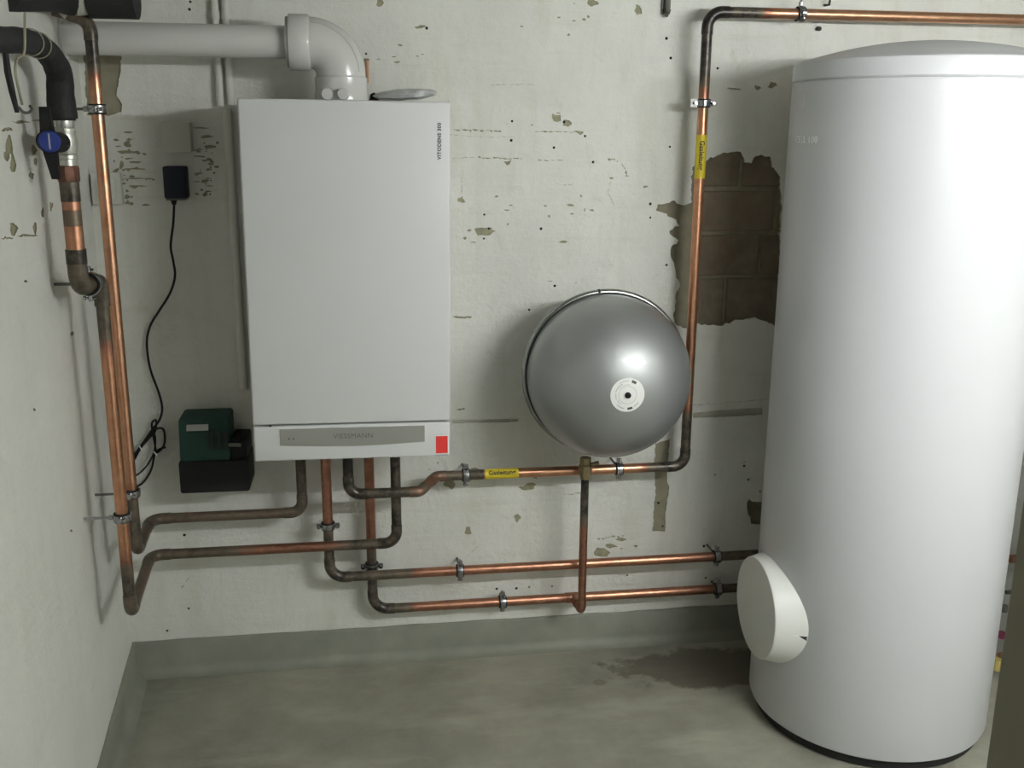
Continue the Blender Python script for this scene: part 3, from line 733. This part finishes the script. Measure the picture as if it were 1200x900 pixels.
# ------------------------------------------------------------------ pipe clamps
def clamp(name_label, p, axis, side, rod, r=R28, lining=True, tail=None, rod_mat='steel_dull', flag=False):
    """two-shell clamp: steel ring round the pipe at p, screw lugs along `side`, threaded rod along `rod` (vector of its length)"""
    p, axis, side, rod = Vector(p), Vector(axis).normalized(), Vector(side).normalized(), Vector(rod)
    t = thing('pipe_clamp', name_label, 'pipe clamp', p, 'steel pipe clamps')
    ri = r*1.02; m = look(p, axis)
    obj('rubber_lining', lathe([(ri, -.0105), (ri+.0025, -.0115), (ri+.0045, -.0105), (ri+.0045, .0105), (ri+.0025, .0115), (ri, .0105)], 24, True).xf(m), M['rubber'], t, label='black rubber lining')
    rg = obj('ring', lathe([(ri+.0036, -.0085), (ri+.0062, -.0080), (ri+.0068, 0), (ri+.0062, .0080), (ri+.0036, .0085)], 24, True).xf(m), M['chrome'], t)
    third = axis.cross(side).normalized()
    for s in (-1, 1):
        c = p+side*s*(ri+.011)
        lug = box(-.007, .007, -.0045, .0045, -.007, .007, .0018, 1)
        R_ = Matrix((side, third, axis)).transposed().to_4x4(); R_.translation = c
        obj('lug', lug.xf(R_), M['chrome'], rg)
        obj('screw', tube([c-third*.013, c+third*.011], .0026, 8), M['chrome'], rg)
        obj('screw_head', tube([c-third*.0155, c-third*.011], .0046, 10), M['chrome'], rg)
    d = rod.normalized(); a = p+d*(ri+.005)
    obj('boss_nut', tube([a, a+d*.011], .0062, 6), M['chrome'], t)
    obj('threaded_rod', tube([a, p+rod], .0034, 8), M[rod_mat], t)
    return t
W = lambda p: (0, -p[1]-.0003, 0)
def on_wall(label, p, axis, side, **k): return clamp(label, p, axis, side, (0, -p[1]+.0, 0), **k)
X_, Y_, Z_ = (1, 0, 0), (0, 1, 0), (0, 0, 1)
def zc(px, py, y): return at(px, py, y)
on_wall('zinc pipe clamp on the upright pipe left of the gas pipe branch, under boiler', (x2, yC, at(385, 616, yC).z), Z_, X_)
on_wall('zinc pipe clamp just above the upper tank pipe, on the short upright', (x4, yD, at(437, 663, yD).z), Z_, X_)
on_wall('zinc pipe clamp on the upper tank pipe, left of the vessel branch', (at(539, 669, yC).x, yC, zr), X_, Z_)
on_wall('zinc pipe clamp on the lower tank pipe, left of the vessel branch', (at(589, 704, yD).x, yD, zw), X_, Z_)
on_wall('dark pipe clamp on the upper tank pipe beside the flange cover', (at(840, 650, yC).x, yC, zr), X_, Z_)
on_wall('dark pipe clamp on the lower tank pipe beside the flange cover', (at(841, 690, yD).x, yD, zw), X_, Z_)
on_wall('zinc pipe clamp on the gas pipe left of its lower yellow tape', (at(546, 561, yGR).x, yGR, zg), X_, Z_)
on_wall('zinc pipe clamp on the gas pipe just below the silver vessel', (at(725, 551, yGR).x, yGR, zg), X_, Z_)
c = on_wall('pipe clamp with white tab on the upright gas pipe, above its tape', (xv, yGR, at(820, 121, yGR).z), Z_, X_)
q = Vector((xv-.028, yGR-.008, at(820, 121, yGR).z))
tb = obj('tab', box(q.x-.011, q.x+.008, q.y-.003, q.y+.001, q.z-.011, q.z+.011, .0008, 1), M['white'], c, label='white tab')
obj('tab_hole', tube([(q.x-.003, q.y-.0034, q.z), (q.x-.003, q.y, q.z)], .0035, 10), M['ink'], tb)
p = Vector((at(938, 14, yGR).x, yGR, zt_))
clamp('pipe clamp hanging the top gas pipe from the ceiling', p, X_, Y_, (0, 0, Z_CEIL-p.z), rod_mat='chrome')
def on_left(label, p, axis, side, r=R28, **k):
    return clamp(label, p, axis, side, (LW(p[1])-p[0], 0, 0), r=r, **k)
on_left('zinc pipe clamp low on left-hand riser, its rod in the left wall', (rL, rLy, at(141, 606, rLy).z), Z_, (0, 1, 0), rod_mat='chrome')
on_left('zinc pipe clamp low on right-hand riser, its rod in the left wall', (rR, rRy, at(155, 578, rRy).z), Z_, (0, 1, 0))
on_left('chrome pipe clamp near the top of the right-hand riser', (rR, rRy, at(122, 128, rRy).z), Z_, (0, 1, 0))
on_left('black pipe clamp round the elbow joint of the thick supply pipe', (bgx+.006, bgy+.060, z_elb), (0.05, 1, 0), Z_, r=R42*1.08)

# ------------------------------------------------------------------ blue ball valve and insulated hose
t = thing('ball_valve', 'ball valve with round blue handle and black lever, upper left corner', 'valve', (bgx, bgy, zv0))
H = lambda py: at(78, py, bgy).z
def turned(prof): return lathe(prof, 8).xf(Matrix.Translation((bgx, bgy, 0)))
obj('reducer', tube([(bgx, bgy, H(236)), (bgx, bgy, H(212))], .0196, 20, [.80, .80]), M['copper'], t, label='dark burnt reducer')
obj('union_nut', turned([(0, H(213)), (.0215, H(213)), (.0228, H(210)), (.0228, H(197)), (.0210, H(194)), (0, H(194))]), M['red_brass'], t, smooth=20, label='reddish brass hexagon nut')
obj('valve_body', lathe([(0, H(195)), (.0190, H(195)), (.0190, H(187)), (.0225, H(186)), (.0225, H(182)), (.0200, H(180)), (.0235, H(172)), (.0240, H(165)), (.0215, H(157)),
    (.0225, H(155)), (.0225, H(151)), (.0195, H(150)), (.0210, H(148)), (.0210, H(138)), (.0195, H(135)), (0, H(135))], 24).xf(Matrix.Translation((bgx, bgy, 0))), M['nickel'], t, label='nickel plated valve body')
hv = Vector((bgx-.004, bgy-.020, H(167)))
obj('stem', tube([hv, hv+Vector((-.003, -.085, .004))], .020, 20), M['black'], t, label='black stem')
hc = at(58, 166, bgy-.115)
ha = Vector((.20, -.97, .06))
kn = obj('handle_cap', lathe([(0, .004), (.017, .004), (.0205, .001), (.0217, -.004), (.0217, -.020), (0, -.020)], 32).xf(look(hc, ha)), M['blue'], t, label='round blue cap')
obj('cap_rim', lathe([(.0208, .001), (.0228, -.002), (.0228, -.022), (.0208, -.022)], 32).xf(look(hc, ha)), M['black'], kn)
obj('cap_print', box(-.0016, .0016, -.0004, .0004, -.015, .015).xf(Matrix.Translation(hc+ha.normalized()*.0046)), M['grey_plastic'], kn)
la, lm, lz = at(52, 125, bgy-.10), at(57, 166, bgy-.10), at(66, 210, bgy-.095)
lev = Mesh(); vs = []
for p, wd in ((la, .009), (la.lerp(lm, .6), .012), (lm, .015), (lm.lerp(lz, .4), .012), (lz, .007)):
    for dx, dy in ((-1, -1), (1, -1), (1, 1), (-1, 1)): vs.append(p+Vector((dx*wd, dy*.006, 0)))
lev.add(vs, [(0, 3, 2, 1), (16, 17, 18, 19)]+[(i*4+k, i*4+(k+1) % 4, i*4+4+(k+1) % 4, i*4+4+k) for i in range(4) for k in range(4)])
obj('lever', lev, M['black'], t, smooth=0, label='black lever')

t = thing('insulated_hose', 'black foam-insulated pipe arching from the blue valve along the left wall', 'insulated pipe', (bgx, bgy, H(135)))
xa = -.318
pts = [Vector((bgx, bgy, H(139)))]+[at_x(px, py, xa) for px, py in ((71, 112), (67, 84), (56, 62), (40, 51), (20, 47), (5, 47))]
pts[1].y = bgy; pts[1].x = bgx; pts[2].y = bgy-.012
pts.append(pts[-1]+Vector((.0, -.12, -.004)))
sp_ = spline(pts, 8)
obj('foam_sleeve', tube(sp_, [.0285-.0065*min(1, i/30)+.0012*noise.noise(p*60) for i, p in enumerate(sp_)], 22), M['foam'], t)
sb = sp_[0]
obj('sleeve_end', tube([sb-Vector((0, 0, .004)), sb+Vector((0, 0, .003))], .0245, 20), M['rubber'], t)
for i in (30, 34):
    p = sp_[i]; d = (sp_[i+1]-sp_[i]).normalized()
    obj('tie_wire', tube([p+look((0, 0, 0), d).to_3x3() @ Vector((.0240*math.cos(a), .0240*math.sin(a), 0)) for a in [2*PI*k/20 for k in range(21)]], .0012, 6), M['wire'], t, label='thin wire tie')
# hanging ends of the ties
hk = at_x(22, 62, xa+.03)
t2 = obj('hanging_wire', tube(spline([at_x(29, 15, xa+.03), at_x(29, 38, xa+.035), at_x(28, 62, xa+.03), at_x(20, 70, xa+.03), at_x(18, 85, xa+.03), at_x(22, 105, xa+.03), at_x(26, 122, xa+.02)], 6), .0022, 8), M['wire'])
tag(t2, 'thin grey wire hanging down in front of the arched black hose', 'wire')
t2 = obj('wire_hook', tube(spline([at_x(22, 126, xa), at_x(27, 131, xa), at_x(33, 132, xa), at_x(37, 128, xa), at_x(35, 124, xa)], 6), .0026, 8), M['steel_dull'])
tag(t2, 'small dark wire hook at the left wall below the arched hose', 'hook')
st_ = [at_x(x, y, xa+.01) for x, y in ((4, 62), (7, 85), (12, 108), (18, 132))]
sm = Mesh(); vs = []
for p, wd in zip(st_, (.007, .0095, .008, .003)):
    vs += [p+Vector((0, -wd, 0)), p+Vector((0, wd, 0)), p+Vector((.006, wd, 0)), p+Vector((.006, -wd, 0))]
sm.add(vs, [(0, 1, 2, 3), (12, 13, 14, 15)]+[(i*4+k, i*4+(k+1) % 4, i*4+4+(k+1) % 4, i*4+4+k) for i in range(3) for k in range(4)])
tag(obj('rubber_strap', sm, M['foam'], smooth=0), 'black pointed strap hanging at the far left edge below the hose', 'strap')

# black insulated pipe along the top left with its grey tee and the cut end
yT = -.345
t = thing('insulated_pipe', 'black insulated pipe crossing the top left corner above the flue', 'insulated pipe', at(93, 6, yT))
ctr = at(93, -8, yT); rT = .046
a_ = at(104, -6, yT); b_ = at(160, -4, yT); b_.z = a_.z
obj('foam_sleeve', tube([a_, a_.lerp(b_, .5), b_], rT*1.08, 26), M['foam'], t)
l_ = [at(82, -2, yT-.02), at(66, -6, yT-.06), at(40, -8, yT-.16), at(0, -9, yT-.34)]
obj('foam_sleeve', tube(spline(l_, 6), .036, 24), M['foam'], t)
obj('tee_fitting', merge(tube([at(84, -4, yT-.015), at(106, -6, yT)], .041, 24), tube([Vector((rR-.055, rRy, 1.828)), at(92, 2, yT)], R28*1.25, 16)), M['box'], t, label='bare grey tee fitting')

# ------------------------------------------------------------------ small wall-mounted things
# condensate pump
t = thing('condensate_pump', 'dark green and black condensate pump on the wall left of the boiler', 'pump', (-.15, 0, at(250, 577, -.14).z))
pa = at(209, 542, -.14); pb = at(293, 577, -.14); pc = at(208.5, 494, -.14); pd = at(268, 541, -.14)
obj('reservoir', box(pa.x-.001, pb.x, -.14, -.002, pb.z+.003, pa.z, .006), M['black'], t, label='black reservoir')
obj('reservoir_back', box(pd.x+.004, pb.x-.002, -.128, -.004, pa.z-.002, pa.z+.05, .006), M['black'], t)
gh = Mesh(); g0, g1, gz0, gz1 = pa.x+.003, pd.x+.004, pa.z-.001, pc.z
gh = box(g0, g1, -.136, -.01, gz0, gz1, .007)
for v in gh.v:
    if v.z > gz1-.02: v.y = v.y+.018 if v.y < -.07 else v.y
obj('motor_housing', gh, M['green'], t, label='dark green motor housing')
for px in (247, 256, 264):
    q = at(px, 505, -.137); q2 = at(px+1, 527, -.137)
    obj('vent_slot', box(q.x-.0035, q.x+.0035, -.1375, -.13, q2.z, q.z, .001, 1), M['dark_gap'], t)
q = at(231, 500, -.122)
lbm = box(q.x-.027, q.x+.030, -.001, .001, -.0075, .0075); lbm.v = [Matrix.Translation((0, -.1285, q.z-.001)) @ Matrix.Rotation(.0, 4, 'X') @ v for v in lbm.v]
for v in lbm.v: v.y += (v.z-(q.z-.001))*.55
obj('paper_label', lbm, M['grey_plastic'], t, label='pale worn label')
q = at(277, 522, -.135)
obj('hose_outlet', merge(tube([(q.x-.03, -.126, q.z), (q.x+.012, -.136, q.z+.001)], .0055, 12)), M['steel_dull'], t, label='bright metal hose outlet')
obj('check_valve', tube([(q.x-.004, -.118, q.z-.012), (q.x-.004, -.118, q.z+.018)], .010, 14), M['black'], t)

# junction box, plug with its cord, switch
q0, q1 = at(188, 143, -.045), at(224, 178, -.045)
t = thing('junction_box', 'small pale square junction box on the wall above the black plug', 'junction box', ((q0.x+q1.x)/2, 0, q1.z))
obj('box_body', box(q0.x, q1.x, -.040, -.0005, q1.z, q0.z, .003), M['box'], t)
obj('box_lid', box(q0.x-.001, q1.x+.001, -.047, -.039, q1.z-.001, q0.z+.001, .003), M['box'], t)
q0, q1 = at(190, 195, -.055), at(219, 234, -.055)
t = thing('power_plug', 'black plug adaptor box on the wall with a thin black cord', 'plug', ((q0.x+q1.x)/2, 0, q1.z))
obj('plug_body', box(q0.x, q1.x, -.058, -.0005, q1.z+.003, q0.z, .004), M['navy'], t)
obj('plug_rim', box(q0.x+.003, q1.x-.003, -.056, -.003, q1.z-.002, q1.z+.004, .002, 1), M['steel_dull'], t)
cx_ = at(204, 240, -.035)
obj('cord_grip', tube([(cx_.x, -.035, q1.z), (cx_.x, -.035, q1.z-.014)], [.0085, .0055], 12), M['black'], t)
yc = [-.035, -.03, -.028, -.026, -.024, -.02, -.018, -.016, -.016, -.016, -.018, -.02, -.022, -.024, -.024, -.02]
cp = [(204, 240), (203, 262), (200, 288), (203, 306), (205, 324), (199, 344), (186, 365), (176, 382), (172, 402), (176, 432), (186, 460), (190, 478), (187, 492), (178, 504), (167, 520), (152, 540)]
obj('power_cord', tube(spline([at(x, y, d) for (x, y), d in zip(cp, yc)], 5), .0032, 8), M['rubber'], t)
t2 = thing('cable_bundle', 'black cable looped and tied behind the copper risers', 'cable', at(180, 520, -.02))
obj('cable', tube(spline([at(x, y, d) for x, y, d in ((150, 552, -.015), (165, 525, -.02), (180, 505, -.024), (190, 502, -.026), (193, 510, -.024), (192, 522, -.02), (184, 530, -.018), (181, 518, -.028), (178, 500, -.03),
     (179, 494, -.03), (183, 493, -.028), (182, 505, -.026), (176, 512, -.03), (165, 524, -.03), (154, 536, -.028), (144, 548, -.02))], 5), .0030, 8), M['rubber'], t2)
obj('cable', tube(spline([at(x, y, d) for x, y, d in ((150, 572, -.02), (163, 569, -.02), (172, 560, -.018), (178, 548, -.016), (181, 534, -.016), (186, 527, -.016), (194, 524, -.014))], 5), .0030, 8), M['rubber'], t2)
obj('cable', tube(spline([at(x, y, d) for x, y, d in ((148, 560, -.03), (160, 557, -.03), (170, 548, -.03), (177, 538, -.028), (181, 528, -.024), (182, 514, -.02), (179, 502, -.018))], 5), .0026, 8), M['rubber'], t2)
for a, b in (((163, 522), (166, 527)), ((180, 529), (184, 534))):
    obj('cable_tie', tube([at(a[0], a[1], -.034), at(b[0], b[1], -.034)], .0018, 6), M['white'], t2, label='pale cable tie')
q0, q1 = at(105, 202, -.02), at(144, 240, -.02)
t = thing('light_switch', 'square off-white wall switch behind the copper riser', 'switch', ((q0.x+q1.x)/2, 0, q1.z))
obj('switch_plate', box(q0.x, q1.x, -.022, -.0005, q1.z, q0.z, .004), M['switch'], t)
obj('switch_rocker', box(q0.x+.014, q1.x-.014, -.027, -.02, q1.z+.014, q0.z-.014, .003), M['switch'], t)

# conduits left of the boiler
def conduit(px, y, z0, z1, label, clips):
    x = at(px, 60, y).x
    t = thing('conduit', label, 'conduit', (x, y, z0), 'white painted conduits')
    obj('conduit_tube', tube([(x, y, z0), (x, y, z1)], .0098, 16), M['conduit'], t)
    for z in clips: obj('conduit_clip', tube([(x, y, z-.009), (x, y, z+.009)], .0122, 16), M['conduit'], t)
conduit(254.5, -.013, at(258, 124, -.013).z, Z_CEIL, 'left one of two white painted conduits behind the flue', (1.86,))
conduit(267, -.013, at(268, 123, -.013).z, Z_CEIL, 'right one of two white painted conduits behind the flue', (1.86,))
xc = at(279, 350, -.013).x
t = thing('conduit', 'long painted conduit running down behind the left edge of the boiler', 'conduit', (xc, -.013, at(283, 455, -.013).z))
obj('conduit_tube', tube([(xc, -.013, at(283, 455, -.013).z), (xc, -.013, at(270, 128, -.013).z)], .0115, 16), M['conduit'], t)
obj('conduit_clip', tube([(xc, -.013, 1.30), (xc, -.013, 1.318)], .0140, 16), M['conduit'], t)

# crumpled film and brass stub on/behind the boiler
q = at(475, 112, -.10)
m = Mesh(); vs = []; fs = []; NU, NV = 22, 10
for i in range(NU+1):
    u = i/NU; s = math.sin(PI*min(1, max(0, u)))**.5
    for j in range(NV):
        a = 2*PI*j/NV; w_ = .5+.5*noise.noise((u*6, math.cos(a), math.sin(a)))
        vs.append((q.x-.085+.17*u, -.10+.035*s*math.cos(a)*(.7+.5*w_), B_TOP+.018+.010*u+(.015*s)*math.sin(a)*(.75+.5*w_)))
for i in range(NU):
    for j in range(NV): fs.append((i*NV+j, i*NV+(j+1) % NV, (i+1)*NV+(j+1) % NV, (i+1)*NV+j))
m.add(vs, fs)
for v in m.v: v.z = max(v.z, B_TOP+.004)
tag(obj('plastic_film', m, M['bag'], smooth=25), 'crumpled grey plastic film lying on top of the boiler', 'plastic film')
q = at(438, 105, -.06)
t = thing('cable_gland', 'small dark cable gland on the boiler top beside the flue', 'cable gland', (q.x, -.06, B_TOP))
obj('gland_body', lathe([(0, 0), (.011, 0), (.012, .012), (.009, .026), (0, .03)], 14).xf(Matrix.Translation((q.x, -.06, B_TOP-.002))), M['black'], t)
obj('gland_nut', lathe([(0, .004), (.0145, .004), (.0145, .011), (0, .011)], 6).xf(Matrix.Translation((q.x, -.06, B_TOP-.002))), M['brass'], t, smooth=20)
q0, q1 = at(430, 71, -.006), at(430.5, 97, -.006)
t = thing('copper_stub', 'thin brass-coloured rod on the wall just right of the flue elbow', 'rod', (q0.x, -.006, q1.z))
obj('rod', tube([(q0.x, -.006, q1.z), (q0.x, -.006, q0.z)], .0042, 10, [.1, .1]), M['copper'], t)
obj('rod_head', lathe([(0, 0), (.006, 0), (.006, .005), (0, .005)], 6).xf(Matrix.Translation((q0.x, -.006, q0.z))), M['brass'], t)
# old pipe hook near the top of the wall, and a bent nail by the top gas pipe
q0, q1 = at(783, -8, -.02), at(783, 18, -.02)
t = thing('wall_hook', 'small rusty steel hook on the wall left of the gas pipe bend', 'hook', (q0.x, 0, q1.z))
obj('hook_plate', box(q0.x-.013, q0.x+.013, -.006, -.0005, q1.z+.004, q0.z+.03, .002, 1), M['steel_dull'], t)
obj('hook_screw', tube([(q0.x, -.026, q1.z+.012), (q0.x, -.001, q1.z+.012)], .008, 8), M['hole'], t)
obj('hook_arm', tube([(q0.x, -.004, q1.z+.05), (q0.x, -.022, q1.z+.045), (q0.x, -.024, q1.z+.012), (q0.x, -.012, q1.z)], .006, 8), M['steel_dull'], t)
q = at(972, 2, -.03)
tag(obj('bent_nail', tube([(q.x, -.0005, q.z-.006), (q.x, -.03, q.z-.008), (q.x+.001, -.034, q.z+.03)], .0036, 8), M['hole']), 'dark bent nail in the wall above the top gas pipe', 'nail')
q = at(960, 33, -.012)
tag(obj('wall_plug', tube([(q.x, -.0005, q.z), (q.x, -.016, q.z-.002)], .006, 8), M['hole']), 'dark plug in the wall just below the top gas pipe', 'wall plug')

# fittings on the right wall, glimpsed between the tank and the door frame
t = thing('valve_manifold', 'pipe fittings with dark red handle glimpsed right of the tank', 'valve manifold', (2.125, -.39, 0))
obj('upright_pipe', tube([(2.128, -.39, .0), (2.128, -.39, .50)], .008, 14), M['conduit'], t)
obj('wall_arm', tube([(2.128, -.39, .46), (X_RIGHT-.0005, -.39, .46)], .006, 10), M['conduit'], t)
q = at_x(1184, 655, 2.12); obj('copper_pipe', tube([q, (X_RIGHT-.0005, q.y, q.z)], .0125, 14, [.35, .35]), M['copper'], t, label='short copper pipe')
q = at_x(1182, 694, 2.118); obj('valve_screw', tube([q+Vector((-.008, 0, 0)), q+Vector((.012, 0, 0))], .006, 10), M['dark_gap'], t)
q = at_x(1177, 713, 2.110); obj('union_nut', lathe([(0, -.010), (.010, -.010), (.010, .010), (0, .010)], 6).xf(look(q, (0, 0, 1))), M['steel_dull'], t)
q = at_x(1174, 744, 2.112); obj('handle', lathe([(0, -.008), (.011, -.008), (.0135, 0), (.011, .008), (0, .008)], 14).xf(look(q, (-.4, -1, 0))), simple('dark_red_plastic', (.11, .010, .035), .5), t, label='dark red round handle')
q = at_x(1169, 778, 2.095); obj('brass_fitting', lathe([(0, -.018), (.013, -.018), (.015, 0), (.012, .016), (0, .016)], 10).xf(look(q, (0, 0, 1))), simple('bright_brass', (.42, .34, .10), .5, 0, .2, 40), t, label='yellow brass fitting')
q = at_x(1171, 768, 2.102); obj('copper_collar', tube([q, q+Vector((.026, 0, 0))], .009, 12, [.2, .2]), M['copper'], t, label='copper collar')
